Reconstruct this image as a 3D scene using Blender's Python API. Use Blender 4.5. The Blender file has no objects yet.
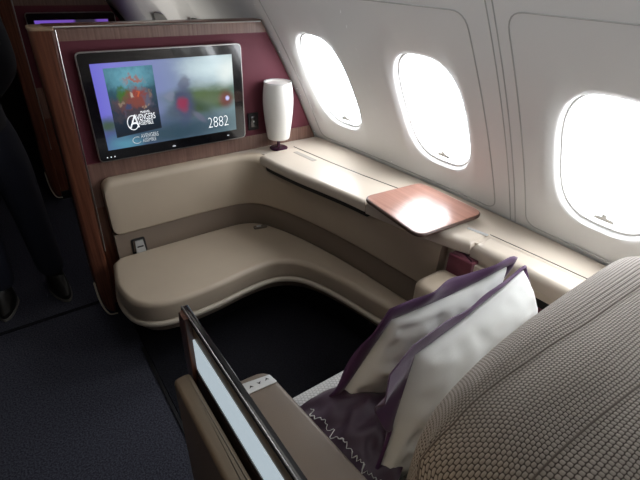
import bpy, bmesh, math, random
from mathutils import Vector, Matrix, noise
random.seed(7)
S = bpy.context.scene
COL = S.collection

# ------------------------------------------------------------ camera
cam_d = bpy.data.cameras.new('camera'); cam_d.sensor_width = 36.0; cam_d.lens = 36.0*440/640
cam_d.clip_start = 0.02
cam = bpy.data.objects.new('camera', cam_d); COL.objects.link(cam)
W2C = Matrix(((0.81405522, -0.57960844, 0.03698854), (0.28058867, 0.44824742, 0.84873096), (-0.50851165, -0.68053531, 0.52752972)))
cam.matrix_world = Matrix.Translation((0, 0, 1.55)) @ W2C.transposed().to_4x4()
S.camera = cam
S.view_settings.view_transform = 'Standard'; S.view_settings.look = 'None'
S.view_settings.gamma = 1.0; S.view_settings.use_curve_mapping = False
S.view_settings.exposure = 0.0

# ------------------------------------------------------------ daylight and added fill
w = bpy.data.worlds.new('sky'); S.world = w; w.use_nodes = True
bgn = w.node_tree.nodes['Background']
bgn.inputs[0].default_value = (0.93, 0.96, 1.0, 1); bgn.inputs[1].default_value = 11.0

def W(y, z):                      # inner face of the leaning, slightly tapering cabin wall
    t = z-.733
    return 1.512-.05*max(0, y-.6)**2-.44*t-.16*t*t
def wall_p(y, z, depth=0.0):
    e = 1e-3
    n = Vector((1, -(W(y+e, z)-W(y-e, z))/(2*e), -(W(y, z+e)-W(y, z-e))/(2*e))).normalized()
    return Vector((W(y, z), y, z)) + n*depth

def area(name, loc, direction, sx, sy, power, color=(1, 1, 1), portal=False):
    l = bpy.data.lights.new(name, 'AREA'); l.shape = 'RECTANGLE'; l.size = sx; l.size_y = sy
    l.energy = power; l.color = color
    if portal: l.cycles.is_portal = True
    o = bpy.data.objects.new(name, l); COL.objects.link(o); o.location = loc
    o.rotation_euler = Vector(direction).to_track_quat('-Z', 'Y').to_euler()
    return o
WIN_OPEN = [-.735, -.135, .462, 1.115, 1.71]
for yc in WIN_OPEN:
    p = wall_p(yc, 1.068, .10)
    area('window_portal', p, wall_p(yc, 1.068, 0)-p, .36, .5, 1, portal=True)
# soft fill added under the ceiling over the suite, no fixture there
area('ceiling_fill', (.55, .9, 2.04), (0, 0, -1), .5, 1.6, 3.0, (1.0, .97, .93))
cw = area('ceiling_fill', (.15, 2.75, 2.0), (1, 0, -.75), .3, .8, 4.5, (1.0, .96, .88)); cw.data.spread = math.radians(60)  # added fill that brightens the side wall beyond the partition
# unseen fill added before the closed left wall to lift the window wall
fs = area('far_side_fill', (-.90, .7, 1.70), (1, 0, .04), 2.6,   .35, 3.2, (.95, .97, 1.0)); fs.data.spread = math.radians(64)

# ------------------------------------------------------------ materials
def nt(name):
    m = bpy.data.materials.new(name); m.use_nodes = True
    t = m.node_tree; return m, t, t.nodes['Principled BSDF']
def N(t, kind, **kw):
    n = t.nodes.new(kind)
    for k, v in kw.items():
        if k in n.inputs: n.inputs[k].default_value = v
        else: setattr(n, k, v)
    return n
def ramp(t, fac, stops):
    r = t.nodes.new('ShaderNodeValToRGB'); el = r.color_ramp.elements
    while len(el) < len(stops): el.new(.5)
    for e, (p, c) in zip(el, stops): e.position = p; e.color = (*c, 1)
    t.links.new(fac, r.inputs[0]); return r.outputs[0]
def plain(name, c, rough=.5, metal=0, spec=.5, grain=0, gscale=300, var=0, coat=0, sheen=0):
    m, t, b = nt(name)
    b.inputs['Base Color'].default_value = (*c, 1); b.inputs['Roughness'].default_value = rough
    b.inputs['Metallic'].default_value = metal; b.inputs['Specular IOR Level'].default_value = spec
    b.inputs['Coat Weight'].default_value = coat; b.inputs['Sheen Weight'].default_value = sheen
    tc = N(t, 'ShaderNodeTexCoord')
    if var:
        n = N(t, 'ShaderNodeTexNoise', Scale=6.0, Detail=3.0); t.links.new(tc.outputs['Object'], n.inputs['Vector'])
        col = ramp(t, n.outputs[0], [(.3, tuple(x*(1-var) for x in c)), (.7, tuple(min(1, x*(1+var)) for x in c))])
        t.links.new(col, b.inputs['Base Color'])
    if grain:
        n = N(t, 'ShaderNodeTexNoise', Scale=float(gscale), Detail=2.0); t.links.new(tc.outputs['Object'], n.inputs['Vector'])
        bp = N(t, 'ShaderNodeBump', Strength=grain, Distance=.001); t.links.new(n.outputs[0], bp.inputs['Height'])
        t.links.new(bp.outputs[0], b.inputs['Normal'])
    return m
def wood(name, dark, light, axis='Z', rough=.35, coat=.2, scale=1.0):
    m, t, b = nt(name)
    tc = N(t, 'ShaderNodeTexCoord'); mp = N(t, 'ShaderNodeMapping')
    s = {'X': (1.5, 45, 45), 'Y': (45, 1.5, 45), 'Z': (45, 45, 1.5)}[axis]
    mp.inputs['Scale'].default_value = tuple(q*scale for q in s)
    t.links.new(tc.outputs['Object'], mp.inputs[0])
    n = N(t, 'ShaderNodeTexNoise', Scale=2.2, Detail=6.0, Roughness=.65); t.links.new(mp.outputs[0], n.inputs['Vector'])
    mid = tuple((a+c)/2 for a, c in zip(dark, light))
    t.links.new(ramp(t, n.outputs[0], [(.3, dark), (.5, mid), (.72, light)]), b.inputs['Base Color'])
    b.inputs['Roughness'].default_value = rough; b.inputs['Coat Weight'].default_value = coat
    b.inputs['Coat Roughness'].default_value = .25
    return m
def woven(name, dark, light, pitch, strength=.8, rough=.9, diag=False):
    m, t, b = nt(name)
    tc = N(t, 'ShaderNodeTexCoord'); sp = N(t, 'ShaderNodeSeparateXYZ')
    mp = N(t, 'ShaderNodeMapping'); mp.inputs['Scale'].default_value = (1/pitch, 1/pitch, 1)
    if diag: mp.inputs['Rotation'].default_value = (0, 0, math.radians(45))
    t.links.new(tc.outputs['UV'], mp.inputs[0]); t.links.new(mp.outputs[0], sp.inputs[0])
    fl = N(t, 'ShaderNodeMath', operation='FLOOR'); t.links.new(sp.outputs[1], fl.inputs[0])
    sx_ = N(t, 'ShaderNodeMath', operation='MULTIPLY_ADD'); sx_.inputs[1].default_value = .5; t.links.new(fl.outputs[0], sx_.inputs[0]); t.links.new(sp.outputs[0], sx_.inputs[2])
    def sn(o):
        a = N(t, 'ShaderNodeMath', operation='MULTIPLY'); a.inputs[1].default_value = math.pi; t.links.new(o, a.inputs[0])
        c = N(t, 'ShaderNodeMath', operation='SINE'); t.links.new(a.outputs[0], c.inputs[0])
        d = N(t, 'ShaderNodeMath', operation='ABSOLUTE'); t.links.new(c.outputs[0], d.inputs[0]); return d.outputs[0]
    mu = N(t, 'ShaderNodeMath', operation='MULTIPLY'); t.links.new(sn(sx_.outputs[0]), mu.inputs[0]); t.links.new(sn(sp.outputs[1]), mu.inputs[1])
    pw = N(t, 'ShaderNodeMath', operation='POWER'); pw.inputs[1].default_value = .8; t.links.new(mu.outputs[0], pw.inputs[0])
    nz = N(t, 'ShaderNodeTexNoise', Scale=400.0, Detail=2.0); t.links.new(tc.outputs['Object'], nz.inputs['Vector'])
    ad = N(t, 'ShaderNodeMath', operation='MULTIPLY_ADD'); ad.inputs[1].default_value = .35; t.links.new(nz.outputs[0], ad.inputs[0]); t.links.new(pw.outputs[0], ad.inputs[2])
    t.links.new(ramp(t, ad.outputs[0], [(.3, dark), (.62, light)]), b.inputs['Base Color'])
    bp = N(t, 'ShaderNodeBump', Strength=strength, Distance=.003); t.links.new(ad.outputs[0], bp.inputs['Height'])
    t.links.new(bp.outputs[0], b.inputs['Normal'])
    b.inputs['Roughness'].default_value = rough; b.inputs['Specular IOR Level'].default_value = .2
    return m
def carpet(name, a, b2):
    m, t, b = nt(name)
    tc = N(t, 'ShaderNodeTexCoord'); n = N(t, 'ShaderNodeTexNoise', Scale=160.0, Detail=3.0)
    t.links.new(tc.outputs['Object'], n.inputs['Vector'])
    t.links.new(ramp(t, n.outputs[0], [(.35, a), (.65, b2)]), b.inputs['Base Color'])
    bp = N(t, 'ShaderNodeBump', Strength=.9, Distance=.004); t.links.new(n.outputs[0], bp.inputs['Height'])
    t.links.new(bp.outputs[0], b.inputs['Normal']); b.inputs['Roughness'].default_value = .95
    b.inputs['Specular IOR Level'].default_value = .1
    return m
M = dict(
    panel=plain('cabin_plastic', (.74, .74, .73), .42, grain=.15, gscale=250),
    panel_line=plain('panel_joint', (.44, .44, .43), .5),
    ceiling=plain('ceiling_plastic', (.55, .54, .50), .6),
    dark_wall=plain('dark_lining', (.05, .04, .035), .7),
    carpet=carpet('navy_carpet', (.030, .031, .044), (.083, .086, .110)),
    mat=carpet('foot_shade_and_seam', (.010, .010, .013), (.022, .022, .028)),  # foot well shadow put into the carpet colour; also the floor seam
    beige=plain('beige_leather', (.50, .415, .315), .42, grain=.25, gscale=500, var=.03),
    beige_top=plain('beige_shell', (.56, .49, .41), .33, grain=.1, gscale=500),
    cream=plain('cream_shell', (.62, .55, .45), .35),
    label=plain('grey_label', (.34, .31, .27), .5),
    taupe=plain('taupe_band', (.23, .18, .14), .55, grain=.2),
    taupe_dark=plain('taupe_leather', (.17, .135, .105), .42, grain=.35, gscale=450),
    maroon=plain('maroon_suede', (.115, .012, .028), .7, grain=.3, sheen=.3),
    wood=wood('walnut_upright', (.075, .022, .012), (.24, .088, .048)),
    wood_strip=wood('walnut_strip', (.11, .055, .042), (.26, .15, .115), 'Z', .4),
    wood_table=wood('cherry_veneer', (.27, .125, .095), (.42, .22, .165), 'Y', .28, .6, .7),
    black=plain('black_gloss', (.006, .006, .008), .12, coat=.5),
    black_matt=plain('black_matt', (.008, .008, .009), .6),
    chrome=plain('brushed_chrome', (.38, .37, .36), .28, metal=1),
    silver=plain('satin_silver', (.62, .64, .64), .4, metal=.6),
    white_lamp=plain('opal_glass', (.80, .79, .75), .3, coat=.3),
    plum=plain('plum_plastic', (.045, .012, .03), .25),
    white_linen=plain('white_linen', (.80, .81, .78), .75, grain=.25, gscale=700, sheen=.2),
    purple=plain('purple_linen', (.070, .018, .080), .75, grain=.3, gscale=600, sheen=.3),
    purple_dark=plain('aubergine_quilt', (.038, .010, .034), .45, grain=.3, gscale=300, sheen=.4),
    gold=plain('bronze_trim', (.60, .44, .27), .4),
    light_strip=plain('white_diffuser', (.74, .80, .84), .35),
    brown_panel=plain('dark_brown_panel', (.07, .038, .028), .3),
    tan=plain('tan_shell', (.34, .235, .15), .45),
    fabric=woven('woven_seat_fabric', (.085, .068, .06), (.56, .51, .46), .0066, .55),
    fabric_light=woven('pale_diamond_fabric', (.42, .42, .41), (.66, .66, .65), .011, .4, diag=True),
    piping=plain('seam_thread', (.22, .19, .165), .9),
    skin=plain('skin', (.42, .24, .17), .5),
    trousers=plain('navy_cloth', (.012, .014, .028), .85),
    jacket=plain('dark_cloth', (.016, .016, .022), .85),
    shoe=plain('black_shoe_leather', (.012, .011, .010), .35),
    sole=plain('pale_shoe_sole', (.20, .19, .17), .6),
    hair=plain('dark_hair', (.015, .01, .008), .6),
    shade=plain('closed_shade', (.26, .26, .245), .6),
)
def pane_mat():
    m = bpy.data.materials.new('acrylic_pane'); m.use_nodes = True; t = m.node_tree
    t.nodes.remove(t.nodes['Principled BSDF']); out = t.nodes['Material Output']
    tr = N(t, 'ShaderNodeBsdfTransparent'); gl = N(t, 'ShaderNodeBsdfGlossy', Roughness=.05)
    mx = N(t, 'ShaderNodeMixShader'); mx.inputs[0].default_value = .04
    t.links.new(tr.outputs[0], mx.inputs[1]); t.links.new(gl.outputs[0], mx.inputs[2])
    t.links.new(mx.outputs[0], out.inputs[0]); return m
M['pane'] = pane_mat()

def emit_map(name, base_fn, strength=1.0):
    """an emissive picture on a flat panel; UV 0..1 across it"""
    m = bpy.data.materials.new(name); m.use_nodes = True; t = m.node_tree
    b = t.nodes['Principled BSDF']; b.inputs['Base Color'].default_value = (.004, .004, .005, 1)
    b.inputs['Roughness'].default_value = .12; b.inputs['Emission Strength'].default_value = strength
    tc = N(t, 'ShaderNodeTexCoord')
    t.links.new(base_fn(t, tc.outputs['UV']), b.inputs['Emission Color']); return m
def blob(t, uv, col_in, cx, cy, rx, ry, col, soft=.5, amount=1.0, rot=0):
    mp = N(t, 'ShaderNodeMapping', vector_type='TEXTURE')
    mp.inputs['Location'].default_value = (cx, cy, 0); mp.inputs['Scale'].default_value = (rx, ry, 1)
    mp.inputs['Rotation'].default_value = (0, 0, rot)
    t.links.new(uv, mp.inputs[0])
    ln = N(t, 'ShaderNodeVectorMath', operation='LENGTH'); t.links.new(mp.outputs[0], ln.inputs[0])
    mr = N(t, 'ShaderNodeMapRange', interpolation_type='SMOOTHSTEP'); t.links.new(ln.outputs['Value'], mr.inputs[0])
    mr.inputs[1].default_value = 1+soft*.5; mr.inputs[2].default_value = max(0, 1-soft)
    mr.inputs[3].default_value = 0; mr.inputs[4].default_value = amount
    mx = N(t, 'ShaderNodeMix', data_type='RGBA')
    t.links.new(mr.outputs[0], mx.inputs[0]); t.links.new(col_in, mx.inputs[6]); mx.inputs[7].default_value = (*col, 1)
    return mx.outputs[2]
def warp(t, uv, scale, amt):
    n = N(t, 'ShaderNodeTexNoise', Scale=scale, Detail=4.0); t.links.new(uv, n.inputs['Vector'])
    s = N(t, 'ShaderNodeVectorMath', operation='SUBTRACT'); t.links.new(n.outputs['Color'], s.inputs[0]); s.inputs[1].default_value = (.5, .5, .5)
    k = N(t, 'ShaderNodeVectorMath', operation='SCALE'); t.links.new(s.outputs[0], k.inputs[0]); k.inputs['Scale'].default_value = amt
    a = N(t, 'ShaderNodeVectorMath', operation='ADD'); t.links.new(uv, a.inputs[0]); t.links.new(k.outputs[0], a.inputs[1])
    return a.outputs[0]
def screen_pic(t, uv):
    sp = N(t, 'ShaderNodeSeparateXYZ'); t.links.new(uv, sp.inputs[0])
    c = ramp(t, sp.outputs[0], [(0, (.16, .15, .62)), (.12, (.20, .20, .62)), (.4, (.20, .24, .46)), (.7, (.22, .30, .38)), (1, (.20, .32, .34))])
    wv = warp(t, uv, 5.0, .16)
    c = blob(t, wv, c, .45, .10, .80, .28, (.035, .07, .10), .9)
    c = blob(t, wv, c, .70, .52, .30, .15, (.075, .13, .05), .7)
    c = blob(t, wv, c, .66, .36, .22, .12, (.05, .085, .045), .8)
    c = blob(t, wv, c, .88, .50, .15, .16, (.05, .10, .03), .7)
    c = blob(t, wv, c, .84, .86, .24, .22, (.62, .76, .80), .95)
    c = blob(t, wv, c, .97, .80, .12, .20, (.80, .88, .86), .95)
    c = blob(t, wv, c, .60, .72, .055, .09, (.12, .14, .20), .5, .8)
    c = blob(t, wv, c, .585, .44, .10, .26, (.06, .07, .15), .5, .85)
    c = blob(t, uv, c, .70, .25, .03, .10, (.13, .14, .20), .5, .9, .5)
    c = blob(t, wv, c, .575, .43, .055, .10, (.30, .025, .07), .6, .85)
    c = blob(t, wv, c, .48, .55, .04, .07, (.22, .24, .34), .6, .7)
    c = blob(t, wv, c, .04, .30, .09, .10, (.06, .10, .07), .9)
    c = blob(t, wv, c, .12, .05, .14, .12, (.09, .26, .36), .9)
    c = blob(t, uv, c, .93, .44, .065, .12, (.18, .012, .03), .7, .7)
    c = blob(t, uv, c, .94, .45, .018, .034, (.60, .62, 1.0), .6)
    return c
def poster_pic(t, uv):
    sp = N(t, 'ShaderNodeSeparateXYZ'); t.links.new(uv, sp.inputs[0])
    c = ramp(t, sp.outputs[1], [(0, (.008, .012, .02)), (.35, (.02, .035, .055)), (.7, (.03, .08, .11)), (1, (.06, .17, .23))])
    wv = warp(t, uv, 11.0, .30)
    c = blob(t, wv, c, .5, .85, .5, .2, (.12, .32, .40), .9)
    c = blob(t, wv, c, .30, .62, .16, .12, (.05, .13, .03), .7)
    c = blob(t, wv, c, .60, .55, .26, .16, (.26, .05, .035), .7)
    c = blob(t, wv, c, .45, .48, .40, .12, (.16, .06, .05), .9, .8)
    c = blob(t, wv, c, .55, .82, .22, .05, (.30, .12, .10), .8)
    c = blob(t, wv, c, .80, .50, .10, .14, (.10, .10, .14), .7)
    c = blob(t, wv, c, .50, .30, .5, .08, (.06, .05, .06), .9)
    for x_, y_, c_ in ((.22, .50, (.22, .16, .12)), (.36, .45, (.05, .06, .12)), (.72, .42, (.30, .22, .16)), (.86, .60, (.16, .12, .10)), (.48, .60, (.42, .34, .28)), (.62, .62, (.45, .10, .04)), (.28, .36, (.08, .07, .10))):
        c = blob(t, wv, c, x_, y_, .05, .045, c_, .6)
    return c
M['screen'] = emit_map('display_picture', screen_pic, 1.0)
M['poster'] = emit_map('display_poster', poster_pic, 1.1)
def purple_pic(t, uv):
    sp = N(t, 'ShaderNodeSeparateXYZ'); t.links.new(uv, sp.inputs[0])
    return ramp(t, sp.outputs[0], [(0, (.20, .10, .62)), (.5, (.20, .09, .50)), (.55, (.02, .02, .03)), (.8, (.04, .03, .05)), (.85, (.18, .08, .5)), (1, (.2, .1, .5))])
M['screen_purple'] = emit_map('display_purple', purple_pic, .8)
m, t, b = nt('display_text'); b.inputs['Emission Color'].default_value = (.85, .9, .95, 1); b.inputs['Emission Strength'].default_value = .75; M['text'] = m
m, t, b = nt('display_text_dim'); b.inputs['Emission Color'].default_value = (.5, .6, .7, 1); b.inputs['Emission Strength'].default_value = .35; M['text_dim'] = m
m, t, b = nt('backlit_diffuser'); b.inputs['Base Color'].default_value = (.7, .75, .78, 1); b.inputs['Emission Color'].default_value = (.72, .86, .95, 1); b.inputs['Emission Strength'].default_value = .55; M['light_strip'] = m

# ------------------------------------------------------------ helpers
def wloc(o):
    v = Vector((0, 0, 0))
    while o: v = v+o.location; o = o.parent
    return v
def link(name, verts, faces, mat, parent=None, smooth=True, uvs=None, origin=None, angle=40, sharp=True):
    """one mesh object from world-space vertices; its origin is its own base"""
    me = bpy.data.meshes.new(name)
    vs = [Vector(v) for v in verts]
    if origin is None:
        lo = Vector([min(v[i] for v in vs) for i in range(3)]); hi = Vector([max(v[i] for v in vs) for i in range(3)])
        origin = Vector(((lo.x+hi.x)/2, (lo.y+hi.y)/2, lo.z))
    origin = Vector(origin)
    me.from_pydata([v-origin for v in vs], [], faces); me.update()
    if uvs:
        uv = me.uv_layers.new(name='UVMap')
        for l in me.loops: uv.data[l.index].uv = uvs[l.vertex_index]
    bm = bmesh.new(); bm.from_mesh(me)
    bmesh.ops.recalc_face_normals(bm, faces=bm.faces)
    if smooth:
        for f in bm.faces: f.smooth = True
        if sharp:
            for e in bm.edges:
                if len(e.link_faces) == 2 and e.calc_face_angle(0) > math.radians(angle): e.smooth = False
    bm.to_mesh(me); bm.free()
    me.materials.append(M[mat] if isinstance(mat, str) else mat)
    o = bpy.data.objects.new(name, me); COL.objects.link(o)
    if parent: o.parent = parent; o.location = origin-wloc(parent)
    else: o.location = origin
    return o
def thing(name, label, cat, loc, group=None):
    o = bpy.data.objects.new(name, None); COL.objects.link(o); o.location = loc
    o.empty_display_size = .05; o['label'] = label; o['category'] = cat
    if group: o['group'] = group
    return o
def tag(o, label, cat, group=None):
    o['label'] = label; o['category'] = cat
    if group: o['group'] = group
    return o
def struct(o): o['kind'] = 'structure'; return o
def merge(parts):
    V, F = [], []
    for v, f in parts:
        k = len(V); V += list(v); F += [[i+k for i in q] for q in f]
    return V, F
def grid(rows, cu=False, cv=False, caps=False):
    """rows of points -> quads; cu closes each row, cv closes the rows"""
    n = len(rows[0]); V = [p for r in rows for p in r]; F = []
    for i in range(len(rows)-(0 if cv else 1)):
        for j in range(n-(0 if cu else 1)):
            a = i*n+j; b_ = i*n+(j+1) % n; i2 = (i+1) % len(rows)
            F.append([a, b_, i2*n+(j+1) % n, i2*n+j])
    if caps:
        F.append(list(range(n))[::-1]); F.append([(len(rows)-1)*n+j for j in range(n)])
    return V, F
def box(x0, x1, y0, y1, z0, z1, r=0.0, seg=2):
    bm = bmesh.new(); bmesh.ops.create_cube(bm, size=1)
    for v in bm.verts:
        v.co = Vector((x0 if v.co.x < 0 else x1, y0 if v.co.y < 0 else y1, z0 if v.co.z < 0 else z1))
    if r: bmesh.ops.bevel(bm, geom=bm.edges[:], offset=r, segments=seg, affect='EDGES', profile=.5)
    V = [v.co.copy() for v in bm.verts]; F = [[v.index for v in f.verts] for f in bm.faces]; bm.free()
    return V, F
def offset(poly, d, closed=True):
    """inset a 2D polygon (counter-clockwise inwards for d > 0)"""
    n = len(poly); out = []
    for i in range(n):
        p = Vector(poly[i]); a = Vector(poly[i-1 if closed or i else 0]); b_ = Vector(poly[(i+1) % n if closed or i < n-1 else i])
        e1 = (p-a); e2 = (b_-p)
        if e1.length < 1e-9: e1 = e2
        if e2.length < 1e-9: e2 = e1
        e1.normalize(); e2.normalize()
        n1 = Vector((-e1.y, e1.x)); n2 = Vector((-e2.y, e2.x)); nn = n1+n2
        nn = nn/max(.35, nn.length_squared/2) if nn.length > 1e-6 else n1
        out.append((p.x+nn.x*d, p.y+nn.y*d))
    return out
def ccw(poly):
    a = sum(poly[i-1][0]*poly[i][1]-poly[i][0]*poly[i-1][1] for i in range(len(poly)))
    return list(poly) if a > 0 else list(poly)[::-1]
def slab(poly, z0, z1, rt=.01, rb=.005, seg=4):
    poly = ccw(poly); rows = []
    for k in range(seg+1):
        a = math.pi/2*k/seg
        rows.append([(x, y, z0+rb*(1-math.sin(a))) for x, y in offset(poly, rb*(1-math.cos(math.pi/2-a)) if False else rb*(1-math.sin(a)))])
    # lower ring order: start flat underneath
    lo = []
    for k in range(seg+1):
        a = math.pi/2*k/seg
        lo.append([(x, y, z0+rb*(1-math.cos(a))) for x, y in offset(poly, rb*(1-math.sin(a)))])
    hi = []
    for k in range(seg+1):
        a = math.pi/2*k/seg
        hi.append([(x, y, z1-rt*(1-math.sin(a))) for x, y in offset(poly, rt*(1-math.cos(a)))])
    return grid(lo+hi, cu=True, caps=True)
def rpoly(pts, r, seg=6):
    """round the corners of a polygon; r a number or one per corner"""
    out = []; n = len(pts)
    for i in range(n):
        ri = r[i] if isinstance(r, (list, tuple)) else r
        p = Vector(pts[i]); a = (Vector(pts[i-1])-p); b_ = (Vector(pts[(i+1) % n])-p)
        if ri <= 0: out.append(tuple(p)); continue
        ang = a.angle(b_); d = min(ri/math.tan(ang/2), a.length*.48, b_.length*.48)
        A = p+a.normalized()*d; B = p+b_.normalized()*d
        for k in range(seg+1):
            u = k/seg; q = A*(1-u)**2+p*2*u*(1-u)+B*u*u; out.append(tuple(q))
    return out
def cr(pts, n=8, closed=False):
    """Catmull-Rom through points"""
    P = [Vector(p) for p in pts]; out = []; m_ = len(P)
    for i in range(m_ if closed else m_-1):
        p1, p2 = P[i], P[(i+1) % m_]
        p0 = P[i-1] if (closed or i) else p1*2-p2
        p3 = P[(i+2) % m_] if (closed or i < m_-2) else p2*2-p1
        for k in range(n):
            u = k/n
            out.append(tuple(.5*((2*p1)+(p2-p0)*u+(2*p0-5*p1+4*p2-p3)*u*u+(3*p1-p0-3*p2+p3)*u**3)))
    if not closed: out.append(tuple(P[-1]))
    return out
def tube(path, r, seg=8, closed=False, caps=True):
    P = [Vector(p) for p in path]; rows = []; up = None
    for i, p in enumerate(P):
        a = P[i-1] if (i or closed) else p; b_ = P[(i+1) % len(P)] if (i < len(P)-1 or closed) else p
        d = (b_-a).normalized()
        if up is None: up = d.orthogonal().normalized()
        up = (up-d*up.dot(d)).normalized(); s = d.cross(up)
        rr = r[i] if isinstance(r, (list, tuple)) else r
        rows.append([p+up*rr*math.cos(2*math.pi*k/seg)+s*rr*math.sin(2*math.pi*k/seg) for k in range(seg)])
    return grid(rows, cu=True, cv=closed, caps=caps and not closed)
def lathe(prof, cx, cy, seg=32):
    rows = [[(cx+r*math.cos(2*math.pi*k/seg), cy+r*math.sin(2*math.pi*k/seg), z) for k in range(seg)] for r, z in prof]
    return grid(rows, cu=True, caps=True)
def prism(poly3, vec):
    a = [Vector(p) for p in poly3]; b_ = [p+Vector(vec) for p in a]
    return grid([a, b_], cu=True, caps=True)
def lerp(tab, x):
    if x <= tab[0][0]: return tab[0][1]
    for (a, va), (b_, vb) in zip(tab, tab[1:]):
        if x <= b_: return va+(vb-va)*(x-a)/(b_-a)
    return tab[-1][1]
def text_mesh(name, body, size, loc, mat, parent, rot=(math.pi/2, 0, 0), align='LEFT', shear=0, sx=1.0, off=0.0):
    cu = bpy.data.curves.new(name, 'FONT'); cu.body = body; cu.size = size; cu.align_x = align; cu.extrude = .0004; cu.shear = shear; cu.offset = off
    tmp = bpy.data.objects.new(name+'_tmp', cu); COL.objects.link(tmp)
    dg = bpy.context.evaluated_depsgraph_get(); dg.update()
    me = bpy.data.meshes.new_from_object(tmp.evaluated_get(dg)); bpy.data.objects.remove(tmp)
    R_ = Matrix.Translation(loc) @ Matrix.Rotation(rot[0], 4, 'X') @ Matrix.Diagonal((sx, 1, 1, 1))
    V = [R_ @ v.co for v in me.vertices]; F = [list(p.vertices) for p in me.polygons]
    return link(name, V, F, mat, parent, smooth=False)

# ------------------------------------------------------------ the setting
V, F = box(-.95, 1.95, -1.6, 5.0, -.05, 0)
struct(link('floor', V, F, 'carpet', smooth=False))
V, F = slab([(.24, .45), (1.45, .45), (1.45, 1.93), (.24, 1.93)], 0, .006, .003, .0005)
struct(link('trim_1', V, F, 'mat'))                       # shadow in the suite foot well, laid as a darker carpet sheet
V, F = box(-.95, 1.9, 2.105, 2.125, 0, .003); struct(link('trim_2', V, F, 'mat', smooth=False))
V, F = slab([(.225, .50), (.238, .50), (.238, 1.66), (.225, 1.66)], 0, .007, .002, .0005); struct(link('trim_3', V, F, 'black_matt'))
V, F = box(-.95, 1.3, -1.6, 5.0, 2.06, 2.11); struct(link('ceiling', V, F, 'ceiling', smooth=False))
V, F = box(-1.0, -.95, -1.6, 5.0, 0, 2.06); struct(link('wall_left', V, F, 'dark_wall', smooth=False))
V, F = box(-.95, 1.9, -1.65, -1.6, 0, 2.06); struct(link('wall_back', V, F, 'panel', smooth=False))
V, F = box(-.95, 1.9, 5.0, 5.05, 0, 2.06); struct(link('wall_front', V, F, 'dark_wall', smooth=False))

# side wall: one tile per window, a smooth opening in each
NS = 96
def spoke(k):
    a = 2*math.pi*(k+.5)/NS; return math.cos(a), math.sin(a)
def sup(c, s, hw, hh, e):         # superellipse
    q = (abs(c)**e+abs(s)**e)**(-1/e); return hw*c*q, hh*s*q
CEN = [-1.33]+WIN_OPEN+[2.25, 2.66, 3.05, 3.62, 4.25]
Z0, Z1 = 0.0, 2.06; ZC = 1.068
tiles = []
for i, yc in enumerate(CEN):
    ya = (CEN[i-1]+yc)/2 if i else -1.6
    yb = (CEN[i+1]+yc)/2 if i < len(CEN)-1 else 5.0
    hw, hh = (.160, .228) if yc < 2 else (.115, .20)
    if yc == 1.71: hw, hh = .150, .222
    rows = []
    def rect(c, s):
        k1 = 1e9
        if c > 1e-9: k1 = min(k1, (yb-yc)/c)
        if c < -1e-9: k1 = min(k1, (ya-yc)/c)
        if s > 1e-9: k1 = min(k1, (Z1-ZC)/s)
        if s < -1e-9: k1 = min(k1, (Z0-ZC)/s)
        return c*k1, s*k1
    sp_ = []
    for k in range(NS):
        c, s = spoke(k)
        oy, oz = sup(c, s, hw, hh, 3.0); n_ = math.hypot(oy, oz)
        sp_.append((oy, oz, oy/n_, oz/n_))
    steps = [(1, 0), (.86, 0), (.72, 0), (.58, 0), (.44, 0), (.32, 0), (.24, .0), (.18, .0015), (.13, .004), (.08, .008), (.045, .0115), (.02, .014), (.0, .018)]
    # snap the four corners of the tile
    rpts = [rect(q[2], q[3]) for q in sp_]
    for cy_, cz_ in ((ya-yc, Z0-ZC), (yb-yc, Z0-ZC), (ya-yc, Z1-ZC), (yb-yc, Z1-ZC)):
        j = min(range(NS), key=lambda j: (rpts[j][0]-cy_)**2+(rpts[j][1]-cz_)**2); rpts[j] = (cy_, cz_)
    for f_, dp in steps:
        f2 = f_
        rows.append([wall_p(yc+q[0]+(r_[0]-q[0])*f2, ZC+q[1]+(r_[1]-q[1])*f2, dp) for q, r_ in zip(sp_, rpts)])
    for sc_, dp in ((.992, .022), (.985, .028), (.975, .036), (.968, .044)):
        rows.append([wall_p(yc+q[0]*sc_, ZC+q[1]*sc_, dp) for q in sp_])
    tiles.append(grid(rows, cu=True))
    win = []
    rim = []
    for sc_, dp in ((.973, .036), (.945, .037), (.940, .040), (.940, .050), (.973, .050)):
        rim.append([wall_p(yc+q[0]*sc_, ZC+q[1]*sc_, dp) for q in sp_])
    V, F = grid(rim, cu=True, cv=True)
    fr = struct(link('window_%d' % (i+1), V, F, 'panel'))
    pv = [wall_p(yc+q[0]*.942, ZC+q[1]*.942, .043) for q in sp_]
    pv2 = [wall_p(yc+q[0]*.942, ZC+q[1]*.942, .046) for q in sp_]
    if yc < 2 and yc > -1: link('pane', *grid([pv, pv2], cu=True, caps=True), 'pane', fr, smooth=False)
    else:
        pv = [wall_p(yc+q[0]*.97, ZC+q[1]*.97, .028) for q in sp_]
        pv2 = [wall_p(yc+q[0]*.97, ZC+q[1]*.97, .034) for q in sp_]
        link('window_shade', *grid([pv, pv2], cu=True, caps=True), 'shade', fr, smooth=False)
    zb = ZC-hh*.86
    tab_ = [wall_p(yc+a, zb+b_, .045) for a, b_ in ((-.035, .0), (.035, 0), (.028, .014), (.008, .017), (.006, .028), (-.006, .028), (-.008, .017), (-.028, .014))]
    link('shade_pull', *prism(tab_, wall_p(yc, zb, .02)-wall_p(yc, zb, .03)), 'silver', fr, smooth=False)
V, F = merge(tiles); wr = struct(link('wall_right', V, F, 'panel', angle=50))
def wall_line(pts, r, closed, name):
    P = cr([(*wall_p(y, z, -.0005),) for y, z in pts], 1, closed) if False else [wall_p(y, z, -.0005) for y, z in pts]
    return struct(link(name, *tube(P, r, 6, closed), 'panel_line'))
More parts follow.
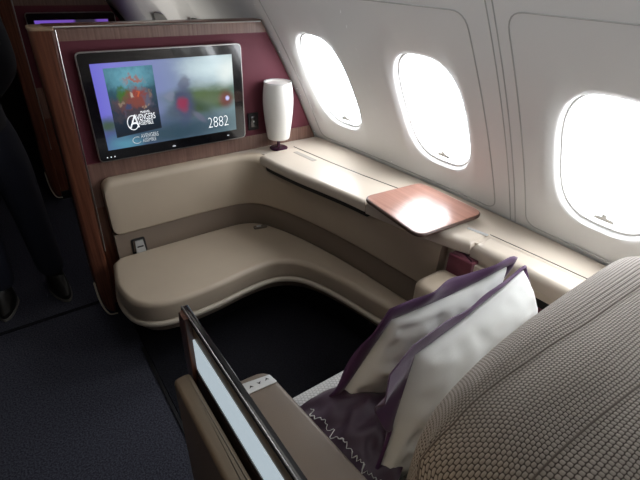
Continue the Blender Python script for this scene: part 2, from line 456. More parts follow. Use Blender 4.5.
def dens(poly, d=.05):
    out = []
    for i in range(len(poly)):
        a = Vector(poly[i-1]); b_ = Vector(poly[i]); n_ = max(1, int((b_-a).length/d))
        out += [tuple(a+(b_-a)*k/n_) for k in range(1, n_+1)]
    return out
wall_line(dens(rpoly([(.845, .752), (1.92, .752), (1.92, 1.462), (.865, 1.462)], .05)), .0022, True, 'trim_4')
wall_line(dens(rpoly([(-.44, .752), (.712, .752), (.735, 1.474), (-.44, 1.474)], .05)), .0022, True, 'trim_5')
wall_line([(.778+.0013*k, .735+.066*k) for k in range(19)], .002, False, 'trim_6')
wall_line([(.757+.0013*k, .735+.066*k) for k in range(19)], .002, False, 'trim_7')

# ------------------------------------------------------------ partition with television
def partition(Y, label, tv_label, first):
    tx = .962 if first else .80
    def wx(z, d=.004): return W(Y+.07, z)-d
    root = thing('suite_partition', label, 'partition', (.7, Y+.035, 0), None)
    zs = [0, .3, .6, .8, .95, 1.1, 1.2, 1.28, 1.33]
    # core behind the visible veneers
    front = [(.20, 0), (.20, 1.325)]+[(wx(z)-.006, z) for z in zs[::-1] if z < 1.329]
    link('core', *prism([(x, Y+.006, z) for x, z in front], (0, .058, 0)), 'wood', root, smooth=False)
    def strip(name, z0, z1, mat, y0, th):
        q = [z0+(z1-z0)*k/6 for k in range(7)]
        pl_ = [(.21, z0), (.21, z1)]+[(wx(z), z) for z in q[::-1]]
        return link(name, *prism([(x, y0, z) for x, z in pl_], (0, th, 0)), mat, root, smooth=False)
    strip('upper_strip', 1.282, 1.326, 'wood_strip', Y-.004, .02)
    strip('suede_panel', .802, 1.282, 'maroon', Y, .02)
    strip('lower_strip', .60, .802, 'wood_strip', Y-.004, .02)
    top = [(.205, Y-.012), (wx(1.33), Y-.012), (wx(1.33), Y+.068), (.205, Y+.068)]
    link('top_cap', *slab(top, 1.326, 1.336, .004, .001), 'wood', root)
    link('front_bead', *tube([(.22, Y-.012, 1.330), (wx(1.33)-.005, Y-.012, 1.330)], .0035, 8), 'chrome', root)
    # tapering rounded upright at the aisle end
    rows = []
    for z, xl, xr in ((.045, .168, .192), (.06, .155, .194), (.10, .143, .196), (.18, .136, .199), (.3, .135, .204), (.6, .145, .215), (.9, .152, .222), (1.2, .156, .228), (1.322, .157, .232)):
        pl_ = rpoly([(xl, Y-.03), (xr, Y-.045), (xr, Y+.07), (xl, Y+.06)], [.025, .008, .004, .025], 5)
        rows.append([(x, y, z) for x, y in pl_])
    post = link('upright', *grid(rows, cu=True, caps=True), 'wood', root)
    link('upright_cap', *slab(rpoly([(.155, Y-.032), (.234, Y-.047), (.234, Y+.07), (.155, Y+.06)], [.025, .008, .004, .025], 5), 1.322, 1.334, .004, .001), 'tan', root)
    link('chrome_edge', *tube([(.236, Y-.046, 1.325), (.232, Y-.046, 1.2), (.226, Y-.046, .9), (.219, Y-.046, .6), (.212, Y-.046, .4)], .0028, 8), 'chrome', root)
    link('foot_trim', *tube(cr([(.131, Y-.032, .24), (.133, Y-.036, .15), (.143, Y-.042, .085), (.16, Y-.047, .045), (.195, Y-.05, .036)], 6), .004, 8), 'cream', root)
    link('plinth', *box(.19, .9, Y-.0, Y+.05, 0, .06), 'black_matt', root, smooth=False)
    # television
    tv = thing('television', tv_label, 'television', (.62, Y-.02, .81))
    x0, x1, z0, z1 = .279, tx, .812, 1.247; yf = Y-.034
    def rr(x0, x1, z0, z1, r): return rpoly([(x0, z0), (x1, z0), (x1, z1), (x0, z1)], r, 5)
    o_ = rr(x0, x1, z0, z1, .022)
    rows = [[(x, y, z) for x, z in offset(ccw(o_), d)] for y, d in ((Y-.001, .006), (yf+.006, .0), (yf+.001, .0), (yf-.001, .002), (yf-.001, .005), (yf+.001, .007))]
    link('metal_rim', *grid(rows, cu=True, caps=True), 'chrome', tv)
    link('bezel', *prism([(x, yf-.001, z) for x, z in offset(ccw(o_), .005)], (0, .004, 0)), 'black', tv, smooth=False)
    ax0, ax1, az0, az1 = .322, tx-.05, .860, 1.203; ya = yf-.0016
    scr = link('screen', [(ax0, ya, az0), (ax1, ya, az0), (ax1, ya, az1), (ax0, ya, az1)], [[0, 1, 2, 3]], 'screen' if first else 'screen_purple', tv, smooth=False, uvs=[(0, 0), (1, 0), (1, 1), (0, 1)])
    for x in ((.31, .325, .34) if first else ()):
        link('status_light', *box(x, x+.004, ya-.001, ya+.001, .829, .833), 'text', tv, smooth=False)
    if first:
        link('control_mark', *box(.592, .606, ya-.001, ya+.001, .829, .834), 'text_dim', tv, smooth=False)
        link('control_mark', *box(.862, .872, ya-.001, ya+.001, .836, .840), 'text_dim', tv, smooth=False)
        px0, px1, pz0, pz1 = .366, .556, .908, 1.184; yp = ya-.0012
        po = link('poster', [(px0, yp, pz0+.0), (px1, yp, pz0+.015), (px1, yp, pz1), (px0, yp, pz1)], [[0, 1, 2, 3]], 'poster', scr, smooth=False, uvs=[(0, 0), (1, 0), (1, 1), (0, 1)])
        yt = yp-.001
        text_mesh('poster_title', 'MARVEL', .014, (.497, yt, .997), 'text', scr, align='CENTER', sx=.8)
        text_mesh('poster_title', 'A', .080, (.424, yt, .940), 'text', scr, shear=.2, sx=.75)
        text_mesh('poster_title', 'VENGERS', .036, (.458, yt, .969), 'text', scr, sx=.52)
        text_mesh('poster_title', 'ASSEMBLE', .028, (.462, yt, .948), 'text', scr, sx=.50)
        text_mesh('mirrored_title', 'AVENGERS', .026, (.462, yt, .892), 'text_dim', scr, sx=.6)
        text_mesh('mirrored_title', 'ASSEMBLE', .022, (.466, yt, .873), 'text_dim', scr, sx=.6)
        ring = [(.440+.022*math.cos(a), yt, .962+.030*math.sin(a)) for a in [math.pi*2*k/20 for k in range(3, 19)]]
        link('poster_ring', *tube(ring, .0020, 5), 'text', scr)
        ring = [(.444+.018*math.cos(a), yt, .886+.014*math.sin(a)) for a in [math.pi*2*k/20 for k in range(3, 19)]]
        link('mirrored_ring', *tube(ring, .0015, 5), 'text_dim', scr)
        text_mesh('counter', '2882', .072, (.768, yt, .888), 'text', scr, sx=.74, off=-.0016)
    return root
PY = 1.977
partition(PY, 'walnut and maroon suite partition carrying the lit film screen', 'wide black television showing a film poster and a four digit number', True)
partition(PY+1.52, 'dark walnut partition of the next suite, behind the nearer partition', 'purple lit television glimpsed above the top of the nearer partition', False)
# socket on the suede panel
so = thing('wall_socket', 'small black square socket on the maroon panel beside the television', 'socket', (1.02, PY-.004, .835))
link('socket_plate', *box(.992, 1.05, PY-.010, PY-.0005, .832, .918, .003), 'black_matt', so)
link('socket_insert', *box(1.003, 1.039, PY-.013, PY-.009, .848, .902, .003), 'black', so)
link('socket_light', *box(1.019, 1.023, PY-.0145, PY-.0125, .873, .880, 0), 'silver', so, smooth=False)

# ------------------------------------------------------------ corner bench
FACE = cr([(.262, 1.905), (.5, 1.908), (.78, 1.908), (.89, 1.898), (.965, 1.855), (1.015, 1.77), (1.07, 1.62), (1.12, 1.4), (1.15, 1.2), (1.172, 1.0), (1.19, .84)], 6)
def back_off(pts, d): return offset(pts, d, closed=False)
bench = thing('corner_bench', 'beige leather bench curving from the television wall along the window side', 'bench', (.7, 1.7, 0))
cush_front = cr([(.222, 1.885), (.196, 1.74), (.198, 1.64), (.222, 1.555), (.285, 1.495), (.39, 1.470), (.56, 1.476), (.72, 1.497), (.85, 1.495), (.945, 1.44), (1.005, 1.33), (1.045, 1.18), (1.072, 1.04), (1.095, .92), (1.10, .84)], 6)
inner = [p for p in back_off(FACE, .016)]
outline = cush_front + [(x, y) for x, y in inner[::-1]]
outline = [p for i, p in enumerate(outline) if i == 0 or (Vector(p)-Vector(outline[i-1])).length > .004]
link('seat_cushion', *slab(outline, .262, .357, .024, .012, 6), 'beige', bench)
lip = ccw(outline)
link('shell_lip', *slab(offset(lip, -.010), .236, .262, .011, .011, 4), 'cream', bench)
link('shell', *slab(offset(lip, .03), .17, .236, .002, .03, 4), 'taupe', bench)
link('plinth', *slab([(.42, 1.9), (.42, 1.66), (1.0, 1.66), (1.10, 1.45), (1.15, .9), (1.19, .9), (1.17, 1.3), (1.1, 1.6), (.98, 1.84), (.85, 1.9)], 0, .17, .002, .002), 'black_matt', bench)
def ribbon(path, z0f, z1f, depth, rt, rb, seg=5):
    """upholstered band following a plan path (front face on the path)"""
    n_ = len(path); rows = []
    nrm = []
    for i in range(n_):
        a = Vector(path[max(0, i-1)]); b_ = Vector(path[min(n_-1, i+1)]); d = (b_-a).normalized(); nrm.append(Vector((-d.y, d.x)))
    for i, p in enumerate(path):
        nn = nrm[i]; u = i/(n_-1); z0, z1 = z0f(*p), z1f(*p); prof = []
        prof.append((depth, z0))
        for k in range(seg+1):
            a = math.pi/2*k/seg; prof.append((rb*(1-math.sin(a)), z0+rb*(1-math.cos(a))))
        for k in range(seg+1):
            a = math.pi/2*k/seg; prof.append((rt*(1-math.cos(a)), z1-rt*(1-math.sin(a))))
        prof.append((depth, z1))
        rows.append([(p[0]+nn.x*d_, p[1]+nn.y*d_, z) for d_, z in prof])
    return grid(rows, cu=True, caps=True)
def padtop(x, y):
    if y > 1.85: return .737
    if y > 1.80: return .737-(1.85-y)/.05*.067
    if y > 1.19: return .670
    if y > 1.10: return .670+(1.19-y)/.09*.022
    return .692
F2 = back_off(FACE, 0)
# round the left end of the pad a little
def endr(x): q_ = max(0, .04-(x-.262)); return .04-math.sqrt(max(0, .0016-q_*q_)) if x < .302 else 0
FP = cr([FACE[0]]+[(FACE[0][0]+d_, 1.905) for d_ in (.001, .003, .007, .012, .02, .03, .042)], 2)+[p for p in FACE if p[0] > .31]
link('backrest', *ribbon(FP, lambda x, y: .472+endr(x)*.8, lambda x, y: padtop(x, y)-endr(x), .055, .03, .012), 'beige', bench)
link('lower_band', *ribbon(back_off(FACE, .012), lambda x, y: .345, lambda x, y: .474, .04, .002, .002), 'taupe', bench)

# belt buckle in its pocket in the band
bk = thing('belt_buckle', 'grey metal belt buckle in a dark pocket at the left end of the bench', 'buckle', (.355, 1.91, .36))
pk = rpoly([(.322, .352), (.392, .352), (.388, .430), (.326, .430)], .010, 4)
pin = offset(ccw(pk), .008)
rows = [[(x, y, z) for x, z in q] for q, y in ((ccw(pk), 1.9225), (ccw(pk), 1.914), (pin, 1.912), (pin, 1.9195))]
link('pocket', *grid(rows, cu=True, caps=True), 'black_matt', bk)
link('tongue', *prism([(.338, 1.908, .36), (.382, 1.908, .36), (.378, 1.916, .418), (.342, 1.916, .418)], (0, -.007, -.001)), 'silver', bk, smooth=False)
link('slot', *prism([(.345, 1.9008, .388), (.375, 1.9008, .388), (.374, 1.9018, .394), (.346, 1.9018, .394)], (0, -.001, 0)), 'black_matt', bk, smooth=False)
b2 = thing('belt_buckle', 'small dark belt buckle lying at the back corner of the bench cushion', 'buckle', (.955, 1.80, .357))
link('buckle_body', *slab(rpoly([(.915, 1.805), (.985, 1.79), (.99, 1.815), (.92, 1.83)], .008), .3575, .368, .004, .002), 'taupe_dark', b2)
link('release', *slab(rpoly([(.93, 1.807), (.955, 1.802), (.958, 1.815), (.933, 1.82)], .004), .368, .371, .001, .001), 'silver', b2)

# ------------------------------------------------------------ side console
con = thing('side_console', 'long cream console running under the windows', 'console', (1.3, 1.0, 0))
def wl(y0, y1, z, d, n_=14): return [(W(y0+(y1-y0)*k/n_, z)-d, y0+(y1-y0)*k/n_) for k in range(n_+1)]
fb = back_off(FACE, .0545)
bodyo = [p for p in fb if p[0] > .30]+[(1.235, .78), (1.262, .70), (1.275, .5), (1.285, .2), (1.29, -1.2)]
bodyo = bodyo+wl(-1.2, PY-.006, .735, .004)+[(.30, PY-.006)]
bodyo = [p for i, p in enumerate(bodyo) if i == 0 or (Vector(p)-Vector(bodyo[i-1])).length > .003]
link('body', *slab(bodyo, .0, .734, .002, .002, 2), 'beige_top', con)
lid1 = [(.983, 1.848), (1.0, 1.70), (1.025, 1.56), (1.06, 1.41), (1.088, 1.28), (1.104, 1.180)]
lo = cr(lid1, 5)
o1 = lo+[(1.318, 1.180), (1.27, 1.40), (1.235, 1.60), (1.205, 1.80), (1.195, 1.865), (1.05, 1.872)]
link('front_lid', *slab(rpoly(o1, .012, 3) if False else o1, .696, .744, .020, .006, 5), 'beige_top', con)
sl = [(x+.016, y) for x, y in lo[1:]]
link('slot', *slab(sl+[(1.22, 1.180), (1.22, 1.55), (1.10, 1.82)], .670, .697, .001, .001), 'black_matt', con)
o2 = cr([(1.106, 1.176), (1.13, 1.06), (1.165, .92), (1.20, .80), (1.222, .742)], 5)+[(1.334, .742), (1.325, 1.0), (1.317, 1.176)]
link('middle_lid', *slab(o2, .690, .7425, .022, .006, 5), 'beige_top', con)
o3 = cr([(1.224, .738), (1.236, .6), (1.248, .45), (1.255, .3), (1.26, .0), (1.26, -1.1)], 5)+[(1.39, -1.1), (1.385, .0), (1.37, .3), (1.352, .5), (1.325, .738)]
link('rear_lid', *slab(o3, .684, .743, .028, .004, 6), 'beige_top', con)
fr3 = [(x+.010, y) for x, y in cr([(1.224, .735), (1.236, .6), (1.248, .45), (1.255, .3), (1.26, .0), (1.26, -1.1)], 5)]
def front_strip(name, pts, z0, z1, mat, dx, th=.02):
    o_ = [(x+dx, y) for x, y in pts]+[(x+dx+th, y) for x, y in pts[::-1]]
    return link(name, *slab(o_, z0, z1, .002, .002), mat, con)
front_strip('front_rail', fr3, .655, .684, 'cream', 0)
front_strip('rear_slot', fr3, .620, .655, 'black_matt', .008)
front_strip('suede_front', fr3, .30, .620, 'maroon', .004)
link('recess', *slab(rpoly([(1.188, .80), (1.20, .705), (1.25, .705), (1.25, .80)], .004), .56, .683, .01, .01), 'maroon', con)
link('latch', *slab(rpoly([(1.288, .818), (1.302, .818), (1.322, .742), (1.306, .742)], .005, 4), .7415, .7455, .002, .001), 'silver', con)
link('rail_catch', *slab(rpoly([(1.213, .742), (1.232, .742), (1.236, .66), (1.222, .66)], .003), .640, .668, .003, .003), 'cream', con)
link('seam', *tube([(1.326, .74, .7437), (1.345, .56, .7437), (1.364, .36, .7437), (1.375, .2, .7437)], .0015, 6), 'black_matt', con)
link('seam', *tube([(1.198, 1.868, .7442), (1.235, 1.60, .7442), (1.27, 1.40, .7442), (1.318, 1.18, .7442)], .0018, 6), 'black_matt', con)
link('label_plate', *slab(rpoly([(1.150, 1.80), (1.175, 1.80), (1.195, 1.65), (1.168, 1.65)], .004), .7438, .7456, .0006, .0003), 'label', con)

# window-side armrest
ar = thing('window_armrest', 'padded beige armrest between the seat and the window console', 'armrest', (1.13, .6, 0))
link('pad', *slab(rpoly([(1.035, .825), (1.215, .825), (1.225, .335), (1.045, .335)], [.05, .05, .02, .02], 6), .44, .604, .03, .01, 6), 'beige', ar)
link('armrest_base', *slab([(1.05, .80), (1.21, .80), (1.21, .345), (1.05, .345)], .0, .44, .004, .004), 'taupe_dark', ar)

# ------------------------------------------------------------ tray table
tt = thing('tray_table', 'cherry wood tray table with rounded corners folded out over the console', 'table', (1.23, 1.0, .744))
to = rpoly([(1.085, 1.182), (1.398, 1.160), (1.403, .825), (1.052, .838)], .05, 7)
link('rim', *slab(to, .757, .772, .005, .006), 'brown_panel', tt)
link('tabletop', *slab(offset(ccw(to), .006), .770, .7735, .001, .0005), 'wood_table', tt)
link('table_foot', *slab(rpoly([(1.22, 1.1), (1.29, 1.1), (1.29, .92), (1.22, .92)], .02), .7435, .757, .001, .001), 'plum', tt)

# ------------------------------------------------------------ lamp
lp = thing('table_lamp', 'white barrel shaped lamp on a dark disc foot in the console corner', 'lamp', (1.125, 1.905, .7375))
cx, cy = 1.127, 1.903
link('base', *lathe([(.046, .7376), (.047, .742), (.042, .745), (.012, .747)], cx, cy), 'plum', lp)
link('stem', *lathe([(.009, .744), (.009, .795)], cx, cy, 16), 'plum', lp)
prof = [(.050, .795), (.056, .797), (.061, .83), (.069, .89), (.074, .95), (.0745, 1.0), (.071, 1.04), (.067, 1.066)]
prof2 = cr([(r, z) for r, z in prof], 4)
link('lamp_shade', *lathe(prof2+[(.062, 1.070), (.060, 1.064)], cx, cy, 40), 'white_lamp', lp)
rows = [[(cx+r*math.cos(a), cy+r*math.sin(a), z) for a in [2*math.pi*k/40 for k in range(40)]] for r, z in ((.0655, 1.069), (.068, 1.069), (.068, 1.072), (.0655, 1.072))]
link('shade_ring', *grid(rows, cu=True, cv=True), 'silver', lp)

# ------------------------------------------------------------ seat
seat = thing('suite_seat', 'wide woven grey seat whose rounded back rises in the foreground', 'seat', (.75, .3, 0))
def uvgrid(rows, **kw):
    """uv in metres along and across the grid"""
    us = [[0]*len(rows[0]) for _ in rows]; 
    uvs = []
    mid = rows[len(rows)//2]; acc = [0]
    for j in range(1, len(mid)): acc.append(acc[-1]+(Vector(mid[j])-Vector(mid[j-1])).length)
    for i, r in enumerate(rows):
        for j, p in enumerate(r): uvs.append((p[0] if abs(rows[0][0][0]-rows[-1][0][0]) > .1 else i*.01, acc[j]))
    V, F = grid(rows, **kw); return V, F, uvs
# seat cushion as a grid with uv
rows = []
for i in range(41):
    u = i/40; x = .428+(1.022-.428)*u; e = min(u, 1-u)*.6; dz = -.03*max(0, 1-e/.03)**2
    prof = [(.10, .30), (.10, .46+dz), (.30, .488+dz), (.5, .492+dz), (.64, .490+dz), (.70, .480+dz), (.728, .455+dz), (.735, .42), (.732, .36), (.72, .31)]
    rows.append([(x, y, z) for y, z in cr(prof, 4)])
V, F, UV = uvgrid(rows, cu=True, caps=True)
link('seat_cushion', V, F, 'fabric_light', seat, uvs=UV, angle=50)
link('seat_base', *box(.44, 1.03, -.1, .70, .10, .305, .02), 'taupe_dark', seat)
link('foot_plinth', *box(.5, 1.0, -.05, .62, 0, .10), 'black_matt', seat, smooth=False)
# seat back
ZT = [(.425, .60), (.44, .68), (.455, .74), (.475, .80), (.50, .85), (.535, .893), (.58, .922), (.65, .950), (.75, .970), (.90, .980), (1.05, .985), (1.15, .982), (1.19, .965), (1.215, .93), (1.23, .87), (1.235, .80)]
xs = []
zt = cr([(a, b_) for a, b_ in ZT], 4)
rows = []; top_at = {}
NX = len(zt)
def backprof(x, z):
    e = min(1, max(0, (x-.425)/.10)); e2 = min(1, max(0, (1.235-x)/.06)); k = (1-(1-min(e, 1))**2)**.5*(1-(1-e2)**2)**.5
    k = .55+.45*k
    c = .08
    def Y(y): return c+(y-c)*k
    s1 = min(lerp([(.43, .285), (.45, .273), (.5, .25), (.64, .225), (.8, .207), (1.0, .20), (1.2, .195)], x), Y(.305)-.012)
    s2 = lerp([(.43, .12), (.5, .108), (.6, .095), (.72, .08), (1.2, .075)], x)
    f3 = max(Y(.287), s1+.008); f4 = (f3+s1)/2
    return [(Y(.305), .42), (Y(.312), z-.22 if z > .75 else .5), (Y(.308), z-.07), (f3, z-.018), (f4, z+.008), (s1, z+.012),
            ((s1+s2)/2, z+.032), (s2, z+.024), (Y(.02), z+.030), (Y(-.06), z+.018), (Y(-.115), z-.02), (Y(-.14), z-.09), (Y(-.145), z-.25 if z > .75 else .48), (Y(-.14), .33)]
for x, z in zt: rows.append([(x, y, zz) for y, zz in cr(backprof(x, z), 6)])
V, F, UV = uvgrid(rows, cu=True, caps=True)
link('seat_back', V, F, 'fabric', seat, uvs=UV, angle=60)
for idx in (5, 7):
    P = []
    for r in rows: P.append(Vector(r[idx*6])+Vector((0, 0, .0005)))
    link('seam_piping', *tube(P, .0019, 6), 'piping', seat)

# ------------------------------------------------------------ aisle side: armrest console, divider, shell
am = thing('aisle_armrest', 'taupe leather armrest with a small silver control strip', 'armrest', (.33, .3, 0))
ao = rpoly([(.222, .752), (.392, .742), (.425, .33), (.425, -.5), (.222, -.5)], [.02, .045, 0, .01, .01], 7)
link('armrest_top', *slab(ao, .56, .620, .014, .004, 5), 'taupe_dark', am)
link('armrest_body', *slab(offset(ccw(ao), .006), 0, .56, .002, .002), 'brown_panel', am)
cs = link('control_strip', *slab(rpoly([(.310, .728), (.386, .716), (.392, .684), (.306, .690)], .004, 4), .6195, .6225, .001, .0005), 'silver', am)
for k, x in enumerate((.326, .350, .372)):
    s_ = 1 if k % 2 == 0 else -1
    a_ = [(x-.006, .706-s_*.004, .6226), (x, .706+s_*.005, .6226), (x+.006, .706-s_*.004, .6226), (x, .706-s_*.001, .6226)]
    link('control_symbol', *prism(a_, (0, 0, .0006)), 'black_matt', cs, smooth=False)

dv = thing('privacy_divider', 'slim walnut divider with a white light strip and chrome top edge', 'divider', (.205, .3, 0))
ye, yb_ = .792, -.6
def side(name, y0, y1, x0, x1, z0, z1, mat, r=.002): return link(name, *box(x0, x1, y0, y1, z0, z1, r), mat, dv)
side('bronze_face', yb_, ye-.018, .2115, .219, .60, .878, 'gold')
side('light_strip', yb_, ye-.050, .2075, .212, .730, .824, 'light_strip', .001)
side('chrome_line', yb_, ye-.050, .2055, .2120, .719, .727, 'chrome', .001)
side('lower_panel', yb_, ye-.030, .2045, .2115, .10, .717, 'brown_panel', .001)
side('top_edge', yb_, ye-.004, .205, .223, .878, .889, 'black', .003)
link('chrome_bead', *tube([(.2075, yb_, .890), (.2075, ye-.006, .890)], .0022, 8), 'chrome', dv)
link('bronze_back', *box(.219, .2215, yb_, ye-.01, .622, .878, .001), 'gold', dv)
eo = []
for z, d in ((.10, .0), (.5, .0), (.80, .0), (.86, .002), (.88, .007), (.888, .016)):
    q = rpoly([(.196, ye-.050), (.222, ye-.050), (.222, ye-d), (.196, ye-d)], [.002, .002, .010, .010], 4); eo.append([(x, y, z) for x, y in q])
link('end_post', *grid(eo, cu=True, caps=True), 'wood', dv)

sh = thing('seat_shell', 'tan outer shell of the seat facing the aisle', 'shell', (.16, .2, 0))
so_ = rpoly([(.150, .752), (.192, .752), (.192, -.6), (.135, -.6)], [.016, .012, .002, .002], 5)
link('shell_panel', *slab(so_, .03, .722, .010, .004, 4), 'tan', sh)
link('shell_skirt', *slab(offset(ccw(so_), .006), 0, .03, .001, .001), 'black_matt', sh)

# ------------------------------------------------------------ bedding
def quad_surface(C4):
    TL, TR, BL, BR = [Vector(c) for c in C4]
    def P(u, v): return (TL*(1-u)+TR*u)*(1-v)+(BL*(1-u)+BR*u)*v
    nrm = ((TR-TL).cross(BL-TL)).normalized()
    return P, nrm
def puff(u, v, e=2.6):
    a = max(0, 1-abs(2*u-1)**e); b_ = max(0, 1-abs(2*v-1)**e); return (a*b_)**.55
def pillow(name, label, C4, Tf, Tb, widths, seed, bow=0.0, fdroop=0.0):
    """C4 inner corners TL TR BL BR; the visible face is the one towards -Y"""
    P, nrm = quad_surface(C4)
    if nrm.y > 0: nrm = -nrm
    cen = (Vector(C4[2])+Vector(C4[3]))/2
    root = thing(name, label, 'pillow', (cen.x, cen.y, cen.z), None)
    n_ = 48
    def pt(u, v, side):
        p = P(u, v)
        edge = min(u, 1-u, v, 1-v)
        h = puff(u, v)
        wr_ = noise.noise(Vector((u*3.1+seed, v*3.4, seed)))*.020+noise.noise(Vector((u*9+seed, v*5.5-seed*2, 3)))*.009-abs(noise.noise(Vector((u*5.2-v*4+seed, v*2.2+u, 8+seed))))*.012
        # gathers that start at the seam
        g = math.sin(u*46+seed*3+3*math.sin(v*5+seed))*.0018*max(0, 1-v/.30)+math.sin(v*40+seed)*.0025*max(0, 1-u/.25)
        k = min(1, edge/.08)
        T = Tf if side > 0 else Tb
        p = p+nrm*side*(h*T)+nrm*(wr_*k*k+g*k)
        p = p+nrm*bow*4*u*(1-u)*(1-v)
        p.z -= .010*math.sin(math.pi*u)*(1-v)
        return p
    for nm, side, mat in (('white_face', 1, 'white_linen'), ('back_face', -1, 'purple')):
        rows = [[pt(i/n_, j/n_, side) for i in range(n_+1)] for j in range(n_+1)]
        link(nm, *grid(rows), mat, root, angle=80)
    # flange running round the edge
    wT, wR, wB, wL = widths
    ring = []
    for i in range(n_): ring.append((i/n_, 0, 'T'))
    for i in range(n_): ring.append((1, i/n_, 'R'))
    for i in range(n_): ring.append((1-i/n_, 1, 'B'))
    for i in range(n_): ring.append((0, 1-i/n_, 'L'))
    U = (Vector(C4[1])-Vector(C4[0])).normalized(); Vv = (Vector(C4[2])-Vector(C4[0])).normalized()
    rows = []
    for u, v, sd in ring:
        base = pt(u, v, 1)
        def sm(q): q = max(0, min(1, q)); return q*q*(3-2*q)
        wt = wT(u) if callable(wT) else wT
        wl_ = wL(v) if callable(wL) else wL
        out = Vector((0, 0, 0))
        c = .035
        kt = sm(1-v/c); kb = sm(1-(1-v)/c); kl = sm(1-u/c); kr = sm(1-(1-u)/c)
        out += -Vv*wt*kt + Vv*wB*kb - U*wl_*kl + U*wR*kr
        mxw = 1.08*max(wt*kt, wB*kb, wl_*kl, wR*kr)
        if out.length > mxw: out *= mxw/out.length
        L_ = out.length
        ph = (u+v)*17+seed
        row = []
        for k in range(7):
            f_ = k/6
            q = base+out*f_+nrm*(math.sin(ph*.55)*.006*f_*(L_/.06)+noise.noise(Vector((u*4, v*4, seed)))*.02*f_*(L_/.06) + .006*math.sin(f_*3.1))+nrm*(fdroop*f_*f_*L_)
            q.z -= .004*f_*math.sin(ph*.7)
            row.append(q)
        back = [r_-nrm*.0045 for r_ in row[::-1]]
        rows.append(row+back)
    link('flange', *grid(rows, cu=True, cv=True), 'purple', root, angle=80)
    return root
pillow('pillow', 'white pillow with a wide purple border standing furthest from the seat back',
       ((.680, .582, .772), (1.075, .520, .832), (.512, .605, .500), (1.0, .590, .52)), .085, .05, (lambda u: .060-.025*u*u, .03, .02, .045), 1.3)
def wl2(v): return .014+.135*max(0, 1-v*2.0)**.8
pillow('pillow', 'plump white pillow with a purple border touching the seat back, nearest one',
       ((.635, .455, .780), (1.090, .482, .838), (.446, .362, .500), (1.10, .385, .63)), .095, .05, (lambda u: .014+.040*(1-u)**1.5, .012, .012, wl2), 4.7, fdroop=.2)

# quilted purple blanket squeezed between armrest and pillows
def bl_pt(u, v):
    a = Vector((.432, .655, .0))*(1-v)+Vector((.440, .30, 0))*v; b_ = Vector((.66, .615, 0))*(1-v)+Vector((.64, .40, 0))*v
    p = a*(1-u)+b_*u
    z = .530+.045*math.sin(math.pi*min(1, u*.88))*(1-.3*v)+.010*noise.noise(Vector((u*5, v*9, 2)))-.035*(1-v)**6
    return Vector((p.x+.006*math.sin(v*23), p.y, z+.018*(1-u)))
rows = []
for j in range(41):
    v = j/40; top = [bl_pt(i/16, v) for i in range(17)]; bot = [Vector((q.x, q.y, .4925)) for q in top[::-1]]; rows.append(top+bot)
bl = tag(link('quilt', *grid(rows, cu=True, caps=True), 'purple_dark', angle=50), 'folded aubergine quilt tucked between the taupe armrest and the pillows', 'quilt')
P = [bl_pt(.09+.10*noise.noise(Vector((k*.37, 1.7, 0))), k/90)+Vector((0, 0, .002+.001*math.sin(k*2.3))) for k in range(9, 88)]
link('lace_edge', *tube(P, [.0008+.0030*abs(noise.noise(Vector((k*.9, 5, 0)))) for k in range(9, 88)], 5), 'white_linen', bl)

# ------------------------------------------------------------ person in the aisle
def skin_obj(name, joints, edges, mat, parent, root=0, sub=2):
    """joints: (x, y, z, r) or (x, y, z, rx, ry)"""
    org = wloc(parent); me = bpy.data.meshes.new(name)
    me.from_pydata([Vector(j[:3])-org for j in joints], edges, []); me.update()
    o = bpy.data.objects.new(name, me); COL.objects.link(o); o.parent = parent
    md = o.modifiers.new('skin', 'SKIN'); md.use_smooth_shade = True
    for i, j in enumerate(joints):
        sv = me.skin_vertices[0].data[i]; sv.radius = (j[3], j[4] if len(j) > 4 else j[3]); sv.use_root = (i == root)
    if sub: s = o.modifiers.new('sub', 'SUBSURF'); s.levels = sub; s.render_levels = sub
    me.materials.append(M[mat]); return o
px, py = -.13, 2.36
pr = thing('person', 'person in dark clothes and dark shoes standing in the aisle, facing the camera', 'person', (px, py, 0))
def q(x, y, z, *r): return (px+x, py+y, z, *r)
J = [q(0, 0, .90, .07, .05), q(0, 0, 1.05, .075, .055), q(0, .005, 1.22, .115, .08), q(0, .01, 1.36, .10, .07), q(0, .005, 1.45, .05, .05),
     q(0, -.005, 1.52, .048, .05), q(0, -.01, 1.60, .075, .09), q(0, -.008, 1.67, .07, .085),
     q(.085, 0, .82, .06), q(.10, -.01, .48, .05), q(.115, .01, .10, .042),
     q(-.085, 0, .82, .06), q(-.10, -.01, .48, .05), q(-.11, .0, .10, .042),
     q(.17, .01, 1.36, .055), q(.20, .10, 1.12, .042), q(.055, .165, .955, .030),
     q(-.17, .01, 1.36, .055), q(-.20, .10, 1.12, .042), q(-.055, .165, .955, .030)]
E_ = [(0, 1), (1, 2), (2, 3), (3, 4), (4, 5), (5, 6), (6, 7), (0, 8), (8, 9), (9, 10), (0, 11), (11, 12), (12, 13), (3, 14), (14, 15), (15, 16), (3, 17), (17, 18), (18, 19)]
skin_obj('body', J, E_, 'skin', pr)
T = [q(0, 0, .84, .165, .125), q(0, 0, .95, .155, .115), q(0, 0, 1.05, .145, .11), q(0, .005, 1.22, .165, .12), q(0, .01, 1.37, .15, .10), q(0, .005, 1.43, .075, .065),
     q(.175, .01, 1.36, .072), q(.20, .10, 1.12, .056), q(.045, .17, .945, .046), q(-.175, .01, 1.36, .072), q(-.20, .10, 1.12, .056), q(-.045, .17, .945, .046)]
skin_obj('jacket', T, [(0, 1), (1, 2), (2, 3), (3, 4), (4, 5), (4, 6), (6, 7), (7, 8), (4, 9), (9, 10), (10, 11)], 'jacket', pr)
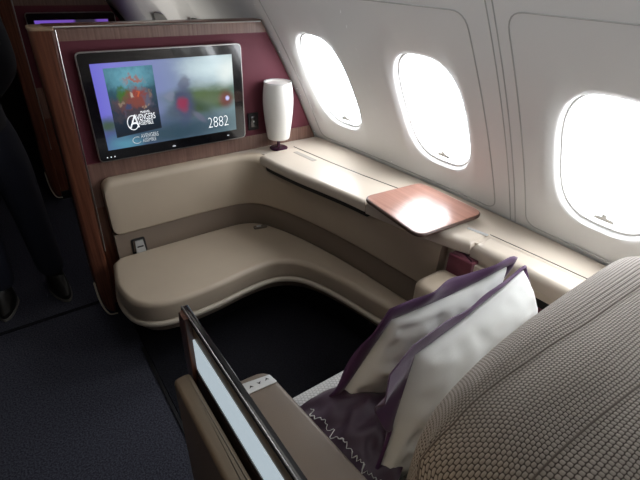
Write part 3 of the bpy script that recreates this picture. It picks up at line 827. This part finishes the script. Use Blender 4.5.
L_ = [q(0, 0, .96, .15, .115), q(.09, 0, .78, .10), q(.105, -.008, .48, .078), q(.118, .01, .08, .068), q(-.09, 0, .78, .10), q(-.105, -.008, .48, .078), q(-.115, .0, .08, .068), q(0, 0, 1.06, .135, .10)]
skin_obj('trousers', L_, [(0, 7), (0, 1), (1, 2), (2, 3), (0, 4), (4, 5), (5, 6)], 'trousers', pr)
for s_ in (1, -1):
    cxh, cz = .045*s_, .93
    palm = [q(cxh, .165+.02*s_, .955, .026, .020), q(cxh-.02*s_, .175+.02*s_, .925, .034, .017), q(cxh-.03*s_, .178+.02*s_, .90, .032, .015)]
    ed = [(0, 1), (1, 2)]; jj = list(palm)
    for k, (dx_, ln) in enumerate(((-.028, .058), (-.010, .068), (.009, .063), (.026, .050))):
        b0 = len(jj); X = cxh-.03*s_+dx_
        jj += [q(X, .180+.02*s_, .888, .009), q(X, .180+.02*s_, .888-ln*.5, .0085), q(X, .166+.02*s_, .888-ln, .0075)]
        ed += [(2, b0), (b0, b0+1), (b0+1, b0+2)]
    b0 = len(jj); jj += [q(cxh+.022*s_, .165+.02*s_, .915, .010), q(cxh+.030*s_, .155+.02*s_, .885, .009)]; ed += [(1, b0), (b0, b0+1)]
    skin_obj('hand', jj, ed, 'skin', pr, 0, 1)
    fx = (.12 if s_ > 0 else -.118)
    so2 = []
    for z, k in ((.004, 1.0), (.03, 1.0), (.055, .92), (.085, .70), (.10, .55)):
        n2 = 28; row = []
        for a in range(n2):
            an = 2*math.pi*a/n2; ly = math.sin(an); lx = math.cos(an)
            length = .145 if ly < 0 else .085
            kk = k if ly > 0 else (1 if z < .04 else k*.75 if z < .07 else k*.45)
            row.append((px+fx+lx*.047*(1-.12*abs(ly))*(k*.3+.7)+s_*.02*max(0, -ly), py-.01+ly*length*kk, z+.006))
        so2.append(row)
    sh_ = link('shoe', *grid(so2, cu=True, caps=True), 'shoe', pr)
    so3 = [[(px+fx+math.cos(an)*.050*(1-.12*abs(math.sin(an)))+s_*.02*max(0, -math.sin(an)), py-.01+math.sin(an)*(.150 if math.sin(an) < 0 else .088), z) for an in [2*math.pi*a/28 for a in range(28)]] for z in (0, .014)]
    link('sole', *grid(so3, cu=True, caps=True), 'sole', sh_)
# head: hair and face
def ell(c, r, n1=12, n2=20, zmin=-1):
    rows = []
    for i in range(n1+1):
        ph = -math.pi/2+math.pi*i/n1
        if math.sin(ph) < zmin: continue
        rows.append([(c[0]+r[0]*math.cos(ph)*math.cos(2*math.pi*k/n2), c[1]+r[1]*math.cos(ph)*math.sin(2*math.pi*k/n2), c[2]+r[2]*math.sin(ph)) for k in range(n2)])
    return grid(rows, cu=True, caps=True)
link('hair', *ell((px, py+.012, 1.66), (.088, .105, .095), zmin=-.1), 'hair', pr)
for s_ in (-1, 1):
    link('eye', *ell((px+s_*.033, py-.094, 1.635), (.012, .008, .007)), 'black', pr)
    link('ear', *ell((px+s_*.080, py, 1.62), (.010, .022, .032)), 'skin', pr)
link('nose', *ell((px, py-.102, 1.61), (.013, .018, .022)), 'skin', pr)
link('mouth', *ell((px, py-.094, 1.575), (.024, .008, .006)), 'maroon', pr)
